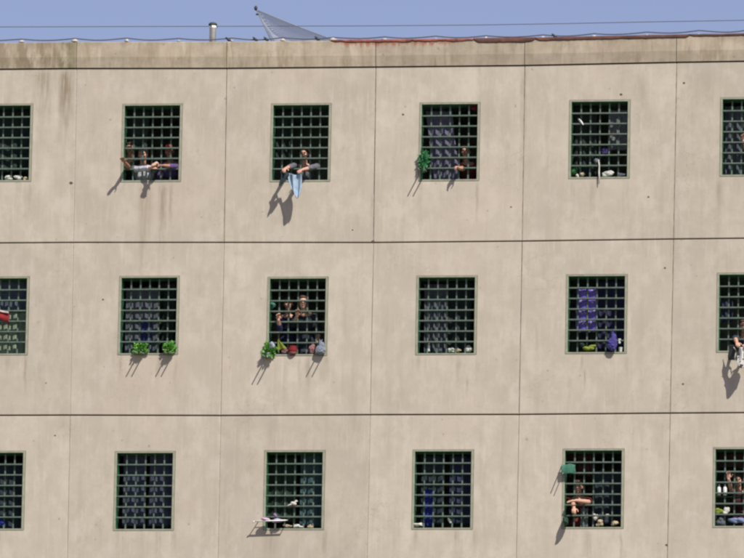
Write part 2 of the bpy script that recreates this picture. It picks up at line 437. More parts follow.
def ptop(x):
    for c in range(8):
        (x0, z0), (x1, z1) = N[0][c], N[0][c+1]
        if x0 <= x <= x1 or (c == 7 and x > x1): return z0+(z1-z0)*(x-x0)/(x1-x0)+.465
    return N[0][0][1]+.465
# membranes lapping over the parapet edge
def lap(pxa, pxb, drop, amp, mat, seed, hump=.012):
    xa, xb = at(pxa, 40).x, at(pxb, 40).x; n = int((xb-xa)/.03)
    def fn(u, v):
        x = xa+(xb-xa)*u; z = ptop(x)+hump+.006*noise.noise(Vector((x*2.2, seed, 0)))
        end = min(1, min(u, 1-u)*(xb-xa)/.12+.35)
        d = (drop+amp*noise.noise(Vector((x*4.5, seed, 3)))+amp*.5*noise.noise(Vector((x*17, seed, 3))))*end
        if v < .4: return (x, .28-(.28+.052)*v/.4, z)
        t = (v-.4)/.6; return (x, -.054-.006*math.sin(t*3)-.003*noise.noise(Vector((x*9, t*3, seed))), z-max(.006, d)*t)
    part('roof_membrane', sheet(fn, n, 10, .003), mat, True)
lap(332, 476, .045, .030, MT['red_membrane'], 3)
lap(474, 536, .085, .012, MT['membrane'], 9, .02)
lap(535, 690, .060, .012, MT['membrane'], 5, .016)
lap(689, 900, .040, .010, MT['membrane'], 7, .016)
# fixing holes and small scars on the panels
for px, py, s in ((71, 183, 2.0), (403, 114.5, 1.3), (103, 299.5, 1.2), (621, 94.5, 1.6), (665, 268, 1.2), (684, 83, 1.4), (648.5, 197, 1.2),
                  (683, 384, 1.3), (55, 435.5, 1.0), (666.5, 545, 1.4), (373, 241.5, 1.8), (46, 383, .8), (511, 207, 1.0), (352.5, 230, .9)):
    q = at(px, py); bm = bmesh.new()
    s *= .8; lathe(bm, [(s*.5/58, 0), (s*1.0/58, .003), (s*.9/58, .006), (s*.4/58, .008)], (0, 0, 0), 9, 1.2, Matrix.Rotation(R(90), 3, 'X'))
    for v in bm.verts: v.co.x *= random.uniform(.75, 1.25)
    part('bolt', bm, MT['bolt'], loc=(q.x, .004, q.z))

# ---- windows: frame > grille, jamb liner, inner sash, room behind
IW, IH = .487, .662                        # half clear width / height inside the frame
HB = [-.662+.203, -.662+.203+.184, -.662+.203+.184*2, -.662+.203+.184*3, -.662+.203+.184*4, -.662+.203+.184*5]
VB = [-.327, -.1635, 0, .1635, .327]
def build_window_meshes():
    me = {}
    def done(key, bm): m = bpy.data.meshes.new(key); bm.normal_update(); bm.to_mesh(m); bm.free(); me[key] = m
    def ringbox(bm, w0, h0, w1, h1, y0, y1, bev=0):      # picture-frame of four butted boxes
        box(bm, (-w0, y0, h1), (w0, y1, h0), bev); box(bm, (-w0, y0, -h0), (w0, y1, -h1), bev)
        box(bm, (-w0, y0, -h1+.0005), (-w1, y1, h1-.0005), bev); box(bm, (w1, y0, -h1+.0005), (w0, y1, h1-.0005), bev)
    bm = bmesh.new(); ringbox(bm, OW-.003, OH-.003, IW, IH, -.006, .012, .002); done('frame', bm)
    bm = bmesh.new()
    for k, z in enumerate(HB): box(bm, (-IW+.002, .006, z-.0115), (IW-.002, .072, z+.0115), .002)
    for x in VB:
        zs = [-IH+.002]+[v for z in HB for v in (z, z)]+[IH-.002]
        box(bm, (x-.0135, .074, -IH+.002), (x+.0135, .096, IH-.002), .002)
    done('grille', bm)
    bm = bmesh.new(); ringbox(bm, OW-.004, OH-.004, IW+.001, IH+.001, .0125, .235); done('jamb', bm)
    bm = bmesh.new(); ringbox(bm, OW+.05, OH+.05, OW-.045, OH-.045, .238, .275, .003); done('sash', bm)
    bm = bmesh.new(); x, y0, y1, z0, z1 = 1.22, .28, 3.2, -1.72, .95
    P = [bm.verts.new(p) for p in ((-x, y0, z0), (x, y0, z0), (x, y1, z0), (-x, y1, z0), (-x, y0, z1), (x, y0, z1), (x, y1, z1), (-x, y1, z1))]
    for f in ((0, 1, 2, 3), (4, 7, 6, 5), (0, 3, 7, 4), (1, 5, 6, 2), (3, 2, 6, 7)): bm.faces.new([P[i] for i in f])
    bm.faces.ensure_lookup_table()
    # front wall around the opening
    H = [bm.verts.new(p) for p in ((-OW, y0, -OH), (OW, y0, -OH), (OW, y0, OH), (-OW, y0, OH))]
    O = [P[0], P[1], P[5], P[4]]
    for k in range(4): bm.faces.new((O[k], O[(k+1) % 4], H[(k+1) % 4], H[k]))
    done('room', bm)
    return me
WM = build_window_meshes()
for k, m in (('frame', 'frame'), ('grille', 'grille'), ('jamb', 'liner'), ('sash', 'sash'), ('room', 'room')): WM[k].materials.append(MT[m])
for (c, r), (x, z) in sorted(WC.items()):
    f = bpy.data.objects.new('window', WM['frame']); COL.objects.link(f)
    f.parent = bld; f.location = Vector((x, 0, z))-Vector(bld.location)
    for nm, key in (('grille', 'grille'), ('jamb', 'jamb'), ('inner_frame', 'sash'), ('cell_room', 'room')):
        o = bpy.data.objects.new(nm, WM[key]); COL.objects.link(o); o.parent = f
def win(c, r): return Vector((WC[(c, r)][0], 0, WC[(c, r)][1]))

# ---------------------------------------------------------------- things on the roof
# earthing cable on white clips along the parapet
clips = [22, 75, 127, 179, 232, 283, 333, 385, 436, 486, 543, 594, 647, 699, 752]
CY = -.01
root = None
bm = bmesh.new(); pts = []
xs = [at(p, 40).x for p in [-60]+clips+[820]]
for i in range(len(xs)-1):
    for k in range(12):
        t = k/12; x = xs[i]+(xs[i+1]-xs[i])*t
        h = .048+.018*max(0, min(1, (x-at(560, 40).x)/2.5))-.030*math.sin(math.pi*t)+.012*noise.noise(Vector((x*1.7, 1, 1)))
        pts.append((x, CY+.02*noise.noise(Vector((x, 5, 5))), ptop(x)+.02+h))
tube(bm, pts, .0115, 6)
tag(link('roof_cable', bm, MT['cable'], None, True), 'thin dark cable sagging along the top of the parapet', 'cable')
cbm = bmesh.new()
lathe(cbm, [(.050, -.004), (.052, .022), (.034, .030), (.026, .052), (.014, .064), (.004, .068)], (0, 0, 0), 12)
clipme = bpy.data.meshes.new('cable_clip'); cbm.to_mesh(clipme); cbm.free(); clipme.materials.append(MT['clip'])
where = ['at the far left end of the parapet', 'by the leftmost parapet joint, above the mossy stain', 'second to the right of the mossy stain',
 'left of the white vent pipe', 'right of the white vent pipe, at the parapet joint', 'at the foot of the grey net', 'just right of the grey net',
 'at the left of the red flashing', 'in the middle of the red flashing', 'at the left end of the thick brown flashing', 'at the right end of the thick brown flashing',
 'above the second to last full window column, third from the right', 'second from the right end in view', 'rightmost in view, past the last parapet joint']
for p, wh in zip(clips[:-1], where):
    o = bpy.data.objects.new('cable_clip', clipme); COL.objects.link(o); x = at(p, 40).x
    o.location = (x, CY, ptop(x)+.012); s = random.uniform(.4, .85); o.scale = (s*random.uniform(1, 2), s*1.1, s*random.uniform(.5, .9)); o.rotation_euler = (0, random.uniform(-.15, .15), 0)
    tag(o, 'small white cable support '+wh, 'cable clip', 'white supports of the roof cable')
# dark clamps on the cable
for p, wh in ((229, 'beside the parapet joint right of the vent pipe'), (256, 'between the vent pipe and the grey net'), (267, 'at the left foot of the grey net'), (318, 'on the right part of the grey net'), (555, 'right of the thick brown flashing')):
    x = at(p, 40).x; bm = bmesh.new(); z = ptop(x)+.03
    tube(bm, [(x-.035, CY-.02, z+.03), (x, CY-.02, z), (x+.035, CY-.02, z-.012)], [.018, .026, .014], 8)
    tube(bm, [(x-.02, CY-.02, z+.02), (x-.05, CY-.02, z+.05)], .012, 6)
    single('cable_clamp', bm, MT['dark'], 'small black clamp on the roof cable '+wh, 'clamp', 'black clamps on the roof cable')
# vent pipe with a dark cowl
x = at(212.5, 40, .5).x; zt = at(213, 26, .5).z; zb = ptop(x)-.6
v = tag(empty('vent_pipe', (x, .5, zb)), 'short white vent pipe with dark green cap standing above the parapet', 'vent pipe')
bm = bmesh.new(); lathe(bm, [(.06, 0), (.057, zt-zb-.05), (.064, zt-zb-.045), (.064, zt-zb)], (0, 0, 0), 18); link('pipe', bm, MT['white'], v, True)
bm = bmesh.new(); h = zt-zb
lathe(bm, [(.050, h+.002), (.07, h+.008), (.078, h+.03), (.055, h+.055), (.02, h+.066)], (0, 0, 0), 16)
for a in range(3): tube(bm, [(.07*math.cos(a*2.1+.3), .07*math.sin(a*2.1+.3), h+.02), (.074*math.cos(a*2.1+.3), .074*math.sin(a*2.1+.3), h-.03)], .008, 5)
link('cap', bm, simple('dark green cowl', (.03, .05, .03), .7), v, True)
# grey net stretched from a leaning pole
nk = NT('grey net'); nk.b.inputs['Base Color'].default_value = (.42, .42, .44, 1); nk.b.inputs['Roughness'].default_value = .9
tr = nk.n('ShaderNodeBsdfTransparent'); mx = nk.n('ShaderNodeMixShader'); p_ = nk.pos()
sp = nk.n('ShaderNodeSeparateXYZ'); nk.l(p_, sp.inputs[0])
gx = nk.math('FRACT', nk.math('MULTIPLY', nk.math('ADD', sp.outputs[0], sp.outputs[2]), 40)); gz = nk.math('FRACT', nk.math('MULTIPLY', nk.math('SUBTRACT', sp.outputs[0], sp.outputs[2]), 40))
thr = nk.math('MAXIMUM', nk.math('LESS_THAN', gx, .30), nk.math('LESS_THAN', gz, .30))
nk.l(thr, mx.inputs[0]); nk.l(tr.outputs[0], mx.inputs[1]); nk.l(nk.b.outputs[0], mx.inputs[2]); nk.l(mx.outputs[0], nk.t.nodes['Material Output'].inputs[0])
T = at(256.5, 9.5, .1); Bl = at(276, 40, .25); Br = at(333, 39.6, -.02)
net = tag(empty('roof_net', (Bl.x, Bl.y, Bl.z)), 'grey triangular net held up on a leaning pole above the parapet', 'net')
def L(p): return Vector(p)-Vector(net.location)
Bl.z -= .12; Br.z -= .0
def netfn(u, v):
    a = T.lerp(Bl, v); b = T.lerp(Br, v); sag = .05*math.sin(math.pi*v)
    b = b+Vector((-.01, 0, -.012))*math.sin(math.pi*v)
    p = a.lerp(b, u); p.y += .10*math.sin(math.pi*u)*math.sin(math.pi*v)+.02*noise.noise(Vector((u*4, v*4, 1)))
    return L(p)
link('mesh_sheet', sheet(netfn, 20, 20, .003), nk.m, net, True)
bm = bmesh.new(); tube(bm, [L(Bl+Vector((.02, 0, -.1))), L(T+(T-Bl).normalized()*.03)], .010, 8); link('pole', bm, MT['metal'], net, True)
bm = bmesh.new(); tube(bm, [L(T+Vector((.02, 0, -.02)))]+[netfn(1, i/14)+Vector((0, -.004, 0)) for i in range(15)][1:], .006, 6); link('edge_rope', bm, MT['metal'], net, True)
bm = bmesh.new(); ell(bm, L(T+Vector((-.01, -.02, .02))), (.030, .026, .045), sub=2); ell(bm, L(T+Vector((.02, -.02, -.09))), (.03, .02, .018), sub=2)
link('knot', bm, MT['dark'], net, True)
# overhead wire, strung between two roof posts out of view
bm = bmesh.new(); a = [at(px, py, 1.5) for px, py in ((-150, 27.2), (0, 26.9), (120, 26.5), (240, 26.2), (372, 25.8), (480, 24.9), (560, 23.6), (650, 21.8), (744, 20.2), (880, 17.5))]
tube(bm, a, .0075, 6); tag(link('overhead_wire', bm, MT['wire'], None, True), 'thin straight wire crossing the sky above the whole roof', 'wire')
for q in (a[0], a[-1]):
    bm = bmesh.new(); tube(bm, [(q.x, q.y, ZUP+1.3), (q.x, q.y, q.z+.05)], .03, 10)
    single('wire_post', bm, MT['metal'], 'grey steel post carrying the overhead wire', 'post', 'posts of the overhead wire')

# ---------------------------------------------------------------- people
def hand(bm, w, d, nrm, curl, side, size=1.0, spread=.1):
    """w wrist, d direction of the palm, nrm the back of the hand, side: +1 thumb towards d x nrm"""
    d = Vector(d).normalized(); nrm = Vector(nrm); nrm = (nrm-d*nrm.dot(d)).normalized(); lat = d.cross(nrm).normalized()*side
    rot = Matrix((lat, d, nrm)).transposed()
    ell(bm, w+d*.048*size, (.040*size, .052*size, .017*size), rot, 3)
    ell(bm, w+d*.012*size, (.028*size, .03*size, .018*size), rot, 2)
    for k, (off, ln) in enumerate(((.030, .072), (.010, .081), (-.010, .076), (-.029, .060))):
        base = w+d*(.086-.004*abs(k-1))*size+lat*off*size
        a = curl*(.85+.12*k); dirn = d+lat*(off*spread*20)
        p = base; r = .0092*size
        for seg, f in enumerate((.42, .32, .26)):
            ang = a*(seg+1)*.55
            q = p+(dirn.normalized()*math.cos(ang)-nrm*math.sin(ang))*ln*f*size
            cap(bm, p, r, q, r*.92, 8); p = q; r *= .94
    b = w+d*.03*size+lat*.032*size
    t1 = b+(d*.5+lat*.75-nrm*.25).normalized()*.038*size; t2 = t1+(d*.85+lat*.25-nrm*.45).normalized()*.034*size
    cap(bm, b, .0125*size, t1, .0105*size, 8); cap(bm, t1, .0105*size, t2, .009*size, 8)
def person(label, head, floor, arms, shirt, hair, skin='skin', yaw=0, pitch=0, sleeve=1.0, torso=(0, .16), group=None, width=1.0):
    """head: head centre; arms: list of (side, elbow, wrist, hand dir, back-of-hand, curl)"""
    head = Vector(head); root = tag(empty('person', (head.x+torso[0], head.y+torso[1]+.12, floor)), label, 'person', group)
    O = Vector(root.location)
    hr = Matrix.Rotation(yaw, 3, 'Z') @ Matrix.Rotation(pitch, 3, 'X')
    def H(x, y, z): return head+hr @ Vector((x, y, z))
    neck = Vector((head.x+torso[0]*.6, head.y+torso[1]*.55, head.z-.17))
    chest = Vector((head.x+torso[0], head.y+torso[1]+.03, head.z-.38))
    belly = Vector((head.x+torso[0], head.y+torso[1]+.10, head.z-.62)); hip = Vector((O.x, O.y+.02, max(floor+.86, head.z-.80)))
    b = bmesh.new()
    ell(b, H(0, .012, .02), (.074, .092, .098), hr); ell(b, H(0, -.012, -.04), (.058, .068, .072), hr); ell(b, H(0, -.045, -.088), (.026, .024, .022), hr)
    ell(b, H(0, -.074, .034), (.046, .018, .012), hr, 2); cap(b, H(0, -.082, .018), .009, H(0, -.100, -.018), .0135, 8)
    ell(b, H(0, -.096, -.022), (.019, .012, .010), hr, 2); ell(b, H(0, -.076, -.056), (.024, .012, .011), hr, 2)
    for s in (-1, 1):
        ell(b, H(s*.075, .012, -.004), (.010, .018, .032), hr, 2); ell(b, H(s*.038, -.058, -.018), (.022, .02, .02), hr, 2)
    cap(b, H(0, .015, -.05), .052, neck, .056)
    ell(b, chest+Vector((0, 0, .07)), (.165*width, .105, .16)); ell(b, belly, (.145*width, .10, .20)); ell(b, hip, (.158*width, .11, .13))
    sh = {s: Vector((chest.x+s*.175*width, chest.y-.01, chest.z+.155)) for s in (-1, 1)}
    cap(b, sh[-1], .052, neck+Vector((0, 0, -.035)), .062); cap(b, sh[1], .052, neck+Vector((0, 0, -.035)), .062)
    for s in (-1, 1):
        k = hip+Vector((s*.10, -.02, -.42)); an = Vector((hip.x+s*.10, hip.y+.03, floor+.09))
        cap(b, hip+Vector((s*.085, 0, -.03)), .082, k, .055); cap(b, k, .053, an, .038)
        cap(b, an+Vector((0, .03, -.045)), .04, an+Vector((0, -.15, -.055)), .032)
    sb = bmesh.new()
    ell(sb, chest+Vector((0, 0, .07)), (.182*width, .122, .172)); ell(sb, belly, (.162*width, .118, .21)); ell(sb, hip+Vector((0, 0, .06)), (.172*width, .125, .11))
    for s in (-1, 1): cap(sb, sh[s], .066, neck+Vector((0, .012, -.055)), .066)
    for s, el, wr, hd, hn, curl in arms:
        el = Vector(el); wr = Vector(wr); hd = Vector(hd).normalized()
        cap(b, sh[s], .051, el, .040); mid = el.lerp(wr, .3)
        cap(b, el, .039, mid, .041); cap(b, mid, .041, wr, .026); hand(b, wr, hd, hn, curl, s if hn[2] > -.5 else -s)
        # folds: a slightly lumpy sleeve
        e1 = sh[s].lerp(el, min(1, sleeve)) if sleeve < 1 else el
        cap(sb, sh[s], .066, e1, .056)
        if sleeve > 1:
            e2 = el.lerp(wr, sleeve-1); cap(sb, el, .056, e2, .044); ell(sb, el.lerp(e2, .5), (.056, .052, .05)); ell(sb, el.lerp(e2, .85), (.048, .05, .047))
    done = {s for s, *_ in arms}
    for s in (-1, 1):
        if s not in done:
            el = sh[s]+Vector((s*.06, .02, -.29)); wr = el+Vector((-s*.02, -.10, -.23))
            cap(b, sh[s], .051, el, .040); cap(b, el, .040, wr, .027); hand(b, wr, (0, -.3, -1), (s, 0, 0), .5, 1)
            cap(sb, sh[s], .066, el, .054)
    for m in (b, sb):
        for v in m.verts: v.co -= O
    link('body', fuse(b, .0065), MT[skin], root, True)
    fb = fuse(sb, .010)
    for v in fb.verts: v.co += v.normal*.006*noise.noise(v.co*22+O)
    link('shirt', fb, shirt, root, True)
    tb = bmesh.new()
    ell(tb, hip-O+Vector((0, 0, -.02)), (.170*width, .122, .12))
    for s in (-1, 1):
        k = hip+Vector((s*.10, -.02, -.42)); an = Vector((hip.x+s*.10, hip.y+.03, floor+.10))
        cap(tb, hip-O+Vector((s*.085, 0, -.03)), .098, k-O, .072); cap(tb, k-O, .072, an-O, .062)
    link('trousers', fuse(tb, .014), MT['trousers'], root, True)
    hb = bmesh.new(); ell(hb, H(0, .028, .045)-O, (.086, .094, .090), hr); ell(hb, H(0, -.035, .088)-O, (.062, .045, .034), hr)
    ell(hb, H(0, .06, .0)-O, (.078, .065, .085), hr)
    hb = fuse(hb, .006)
    for v in hb.verts: v.co += v.normal*.007*noise.noise(v.co*45+O)
    link('cap' if 'cap' in hair else 'hair', hb, MT[hair], root, True)
    for s in (-1, 1):
        e = bmesh.new(); ell(e, H(s*.030, -.080, .014)-O, (.013, .008, .0075), hr, 2); link('eye', e, MT['eye'], root, True)
    e = bmesh.new(); ell(e, H(0, -.087, -.054)-O, (.023, .006, .0075), hr, 2); link('mouth', e, MT['lip'], root, True)
    return root
FL = -1.70
def W(c, r, px, py, Y): return at(px, py, Y)

# top row, second window column: three people
wn = win(1, 0); fz = wn.z+FL
person('grey haired person in a pale grey long sleeved shirt, middle of three at one window',
       at(143, 155, .22), fz, [(-1, at(136.5, 169.5, .06), at(152, 167.5, -.19), (.5, -1, -.1), (0, 0, 1), .5), (1, at(155, 166, .08), at(157, 163.5, -.22), (-.35, -1, -.2), (0, 0, 1), .6)],
       cm('pale grey shirt', 205, 205, 215, 0), 'hair_grey', 'skin', 0, .15, 1.75, (.0, .12))
person('person in a purple shirt and red cap with a forearm laid across the bar',
       at(169.5, 151.5, .26), fz, [(1, at(178, 167, .06), at(164, 165.5, -.10), (-1, -.6, -.05), (0, -.2, 1), .5)],
       cm('purple shirt', 95, 75, 130, 0), 'cap_red', 'skin2', -.1, .1, 1.55, (.03, .13))
person('person in dark green shirt, leftmost of three at one window, bare arm reaching out',
       at(129.5, 149, .24), fz, [(-1, at(128.5, 167, .0), at(124.5, 162, -.26), (-.3, -1, .5), (-.2, 0, 1), .35)],
       cm('dark green shirt', 25, 40, 30, 0), 'hair_dark', 'skin2', .2, .1, .7, (-.02, .14))
# top row, third window column: one person holding a pale blue towel
wn = win(2, 0); fz = wn.z+FL
person('person in charcoal top leaning both forearms out and holding a pale blue towel',
       at(304, 154, .22), fz, [(-1, at(294, 165.5, .08), at(285.5, 168.5, -.26), (-.15, -1, -.35), (0, -.2, 1), .9), (1, at(317, 166.5, .06), at(303, 169.5, -.20), (-.5, -1, -.35), (0, -.2, 1), .9)],
       cm('charcoal top', 105, 104, 112, 0), 'hair_dark', 'skin', -.05, .15, 1.6, (.0, .12))
P0 = at(287, 173, -.30); P1 = at(301.5, 173.5, -.26)
def towel(u, v):
    top = P0.lerp(P1, u); wdt = 1-.5*v**2
    x = (P0.x+P1.x)/2+(top.x-(P0.x+P1.x)/2)*wdt+.05*v
    y = top.y+.028*math.sin(u*11+v*1.5)+.02*math.sin(v*4)
    z = top.z+.02*math.sin(math.pi*u)*-1-.41*v*(.66+.34*math.sin(math.pi*(.12+.62*u)))+.01*math.sin(u*9)
    return (x, y, z)
single('towel', sheet(towel, 30, 26, .006), cm('pale blue towel', 175, 198, 218, .2, .85), 'pale blue towel hanging from the hands of the person in the dark top', 'towel')
def dark_t(u, v):
    a = at(280.5, 171, -.34); b = at(288, 172, -.30); p = a.lerp(b, u)
    return (p.x+.02*math.sin(v*5), p.y+.02*math.sin(u*8), p.z-.27*v*(1-.5*u))
single('jacket', sheet(dark_t, 14, 20, .008), cm('dark jacket', 45, 60, 66, .05), 'dark slate jacket hanging beside the pale blue towel', 'jacket')

# top row, fourth window: a hand at the bars, dim face
wn = win(3, 0); fz = wn.z+FL
person('person in a rust brown shirt beside the lilac curtain, one fist at the bars',
       at(465.5, 152, .42), fz, [(-1, at(463, 169, .14), at(459, 168, -.12), (-.5, -.8, .1), (0, 0, 1), 1.3)],
       cm('rust shirt', 110, 50, 35, 0), 'hair_brown', 'skin', -.1, 0, .8, (.02, .12))
# middle row, third window: two people
wn = win(2, 1); fz = wn.z+FL
person('person in dark navy top standing in the middle of the window with the red pot',
       at(303, 302.5, .115), fz+.08, [(-1, at(293, 325, .2), at(297, 316, .06), (.2, -.5, .9), (0, 1, .2), .8)],
       cm('navy top', 38, 46, 58, 0), 'hair_brown', 'skin', .15, 0, 1.4, (.03, .15))
person('person in dark blue top, left of two behind the red pot, pale fist raised',
       at(288.5, 304, .34), fz+.05, [(-1, at(279.5, 330, .10), at(278.5, 320, -.05), (0, -.25, 1), (0, 1, .2), 1.3)],
       cm('black and blue top', 30, 38, 75, 0), 'hair_dark', 'skin', .1, 0, 1.5, (-.02, .13))
# middle row, rightmost window
wn = win(5, 1); fz = wn.z+FL
person('person at the right edge holding out a white towel with black patches',
       at(744, 326.5, .20), fz, [(-1, at(735, 338, .10), at(737, 343, -.24), (.25, -1, -.3), (0, -.2, 1), .8), (1, at(753, 340, .08), at(748, 344, -.26), (-.3, -1, -.3), (0, -.2, 1), .8)],
       cm('dark blue shirt', 40, 52, 72, 0), 'hair_brown', 'skin', 0, .1, 1.3, (0, .12))
# top row, rightmost window
wn = win(5, 0); fz = wn.z+FL
person('person in dark shirt in the top window cut by the right edge',
       at(752, 135, .40), fz+.15, [(-1, at(746, 150, .2), at(743.5, 141, .06), (0, -.3, 1), (0, 1, .2), 1.0)],
       cm('dark shirt', 36, 38, 44, 0), 'hair_dark', 'skin', -.1, 0, .9, (.02, .12))
# bottom row, fifth window
wn = win(4, 2); fz = wn.z+FL
person('person in dark red shirt with one forearm laid along the bar below a teal pouch',
       at(578, 487, .26), fz+.04, [(1, at(588.5, 502, .05), at(576, 500.5, -.10), (-1, -.35, -.1), (0, -.3, 1), .4), (-1, at(573, 503, .14), at(574, 508, -.08), (.05, -.75, -.7), (0, -.6, .6), 1.2)],
       cm('dark red shirt', 120, 45, 38, 0), 'hair_brown', 'skin', 0, .1, .9, (.0, .12))
# bottom row, rightmost
wn = win(5, 2); fz = wn.z+FL
person('person in maroon shirt behind two white bottles, bare hand raised high on the bars',
       at(738, 481, .38), fz+.12, [(-1, at(731, 490, .2), at(728.5, 479, .035), (0, -.2, 1), (0, 1, .15), .9)],
       cm('maroon shirt', 80, 35, 45, 0), 'hair_dark', 'skin', 0, 0, .9, (.02, .12))

# ---------------------------------------------------------------- curtains and cloths inside the windows
def curtain(px0, px1, py0, py1, Y, key, label, folds=6, amp=.010, name='curtain', cat='curtain', skew=0, edge=.015, lean=0):
    a = at(px0, py0, Y); b = at(px1, py0, Y); z1 = at((px0+px1)/2, py1, Y).z; sd_ = random.random()*50
    def fn(u, v):
        x = a.x+(b.x-a.x)*u+skew*v+.01*noise.noise(Vector((u*3, v*3, sd_)))+lean*v*(u-.5)
        y = Y+amp*math.sin(folds*2*math.pi*(u+.04*noise.noise(Vector((u*2, v*2, sd_)))))*(.5+.6*v)+.012*noise.noise(Vector((u*5, v*4, sd_+9)))
        return (x, y, a.z+(z1-a.z)*v+edge*noise.noise(Vector((u*5, sd_, v*.5)))*(v > .5)-.012*math.sin(folds*math.pi*u)**2*(v < .05))
    return single(name, sheet(fn, max(24, folds*8), 24, .004), MT[key], label, cat)
def ck(key, r, g, b, k=.8): cm(key, r, g, b, .2, k*.82)
ck('lilac curtain', 128, 126, 152, .75); ck('grey curtain', 105, 112, 122, .75); ck('steel curtain', 98, 112, 128, .8)
ck('teal curtain', 78, 112, 116, .75); ck('mint curtain', 165, 180, 155, .8); ck('slate curtain', 88, 96, 118, .75); ck('navy curtain', 60, 68, 100, .75)
ck('grey blue jacket', 125, 132, 136, .85); ck('dim curtain', 55, 70, 80, .75); ck('blue denim', 52, 62, 120, .8); ck('bright blue', 45, 58, 165, .8)
curtain(426, 452, 111, 183, .27, 'lilac curtain', 'lilac grey curtain drawn over the left of the top window with the green plant', 3, .022, skew=.16)
curtain(725, 775, 106, 180, .27, 'grey curtain', 'grey folded curtain in the top window cut by the right edge', 7, .03)
curtain(-30, 34, 285, 358, .27, 'mint curtain', 'pale green net curtain in the middle window cut by the left edge', 8)
curtain(-30, 30, 279, 312, .245, 'steel curtain', 'short blue grey valance in the middle window cut by the left edge', 9)
curtain(126, 160, 287, 357, .27, 'grey curtain', 'grey curtain gathered behind the bars above the two green plants', 5)
curtain(141, 152, 322, 345, .20, 'blue denim', 'small blue cloth hanging in front of the grey curtain', 2, .012, 'cloth', 'cloth')
curtain(425, 447, 284, 357, .28, 'grey curtain', 'pale grey curtain over the left half of the window with one white bottle', 4, .03)
curtain(-30, 28, 462, 532, .29, 'dim curtain', 'dim blue grey curtain in the bottom window cut by the left edge', 7)
curtain(124, 146, 452, 526, .25, 'slate curtain', 'left slate blue curtain of the bottom window without anything on its sill', 2, .012)
curtain(150, 177, 452, 526, .25, 'slate curtain', 'right slate blue curtain of the bottom window without anything on its sill', 4)
curtain(301, 326, 452, 526, .28, 'teal curtain', 'teal grey curtain over the right half of the bottom window with the drying rack', 4)
curtain(422, 444, 456, 524, .27, 'dim curtain', 'dark slate curtain over the left of the bottom window with the blue towel', 3)
curtain(450, 474, 456, 524, .27, 'navy curtain', 'dark navy curtain over the right of the bottom window with the blue towel', 3)
curtain(425, 434, 489, 526, .21, 'bright blue', 'narrow royal blue towel hanging in the bottom window between two dark curtains', 2, .012, 'towel', 'towel')
curtain(595, 623, 470, 524, .34, 'dim curtain', 'dim grey curtain behind the bars right of the person in dark red', 4)
curtain(581, 588, 508, 527, .10, 'grey blue jacket', 'short grey blue cloth hanging below the forearm of the person in dark red', 2, .01, 'cloth', 'cloth')
curtain(610, 631, 110, 150, .20, 'grey blue jacket', 'grey jacket hanging at the upper right of the top window with the white cord', 2, .03, 'jacket', 'jacket', -.03)
curtain(722, 733, 300, 322, .30, 'navy curtain', 'dark blue cloth hanging beside the face in the middle window at the right edge', 2, .02, 'cloth', 'cloth')
# patterned violet towel
pk = NT('violet patterned towel'); p = pk.pos(); s_ = pk.n('ShaderNodeSeparateXYZ'); pk.l(p, s_.inputs[0])
fz_ = pk.math('FRACT', pk.math('MULTIPLY', s_.outputs[2], 5.4)); sp_ = pk.ramp(pk.noise(28, p, 2), .52, .6)
m_ = pk.math('MULTIPLY', pk.ramp(fz_, .35, .5), pk.math('MULTIPLY', pk.ramp(fz_, .95, .8), sp_))
pk.l(pk.mix(m_, cc(92, 78, 160, .95), cc(190, 180, 215)), pk.b.inputs['Base Color']); pk.b.inputs['Roughness'].default_value = .9
MT['violet'] = pk.m
curtain(576.5, 598, 289, 332, .10, 'violet', 'violet patterned towel hanging behind the bars of the middle window', 2, .010, 'towel', 'towel')

for i, (a_, b_, t_, l_, nm_, key, lb) in enumerate((  # dim sheets added inside so the cell interiors do not go black
    (124, 150, 106, 150, 'dim', (46, 66, 58), 'added dim green grey fill sheet inside the upper left of the window with three people'),
    (273, 292, 106, 160, 'dim', (40, 58, 50), 'added dim dark green fill sheet inside left of the person with the towel'),
    (571, 597, 104, 176, 'dim', (44, 58, 52), 'added dim dark grey fill sheet inside left of the white cord'),
    (449, 474, 280, 352, 'dim', (44, 58, 56), 'added dim dark fill sheet inside right of the pale grey curtain'),
    (268, 298, 456, 522, 'dim', (42, 66, 50), 'added dim dark green fill sheet inside above the drying rack'),
    (568, 592, 452, 476, 'dim', (74, 52, 44), 'added dim brown fill sheet inside above the head of the person in dark red'),
    (716, 760, 452, 468, 'dim', (66, 50, 44), 'added dim brown fill sheet inside above the raised hand at the right edge'),
    (599, 626, 280, 350, 'dim', (48, 50, 82), 'added dim navy fill sheet inside right of the violet patterned towel'),
    (-20, 32, 106, 172, 'dim', (44, 62, 56), 'added dim dark fill sheet inside the cut off top left window'),
    (160, 177, 282, 352, 'dim', (44, 60, 52), 'added dim dark fill sheet inside above the right green plant'))):
    cm('dim fill sheet %d' % i, *key, .2, .9)
    curtain(a_, b_, t_, l_, .42 if i != 7 else .36, 'dim fill sheet %d' % i, lb, 2+i % 3, .02+.01*(i % 2), 'cloth', 'cloth', .03*((i % 3)-1), .04)

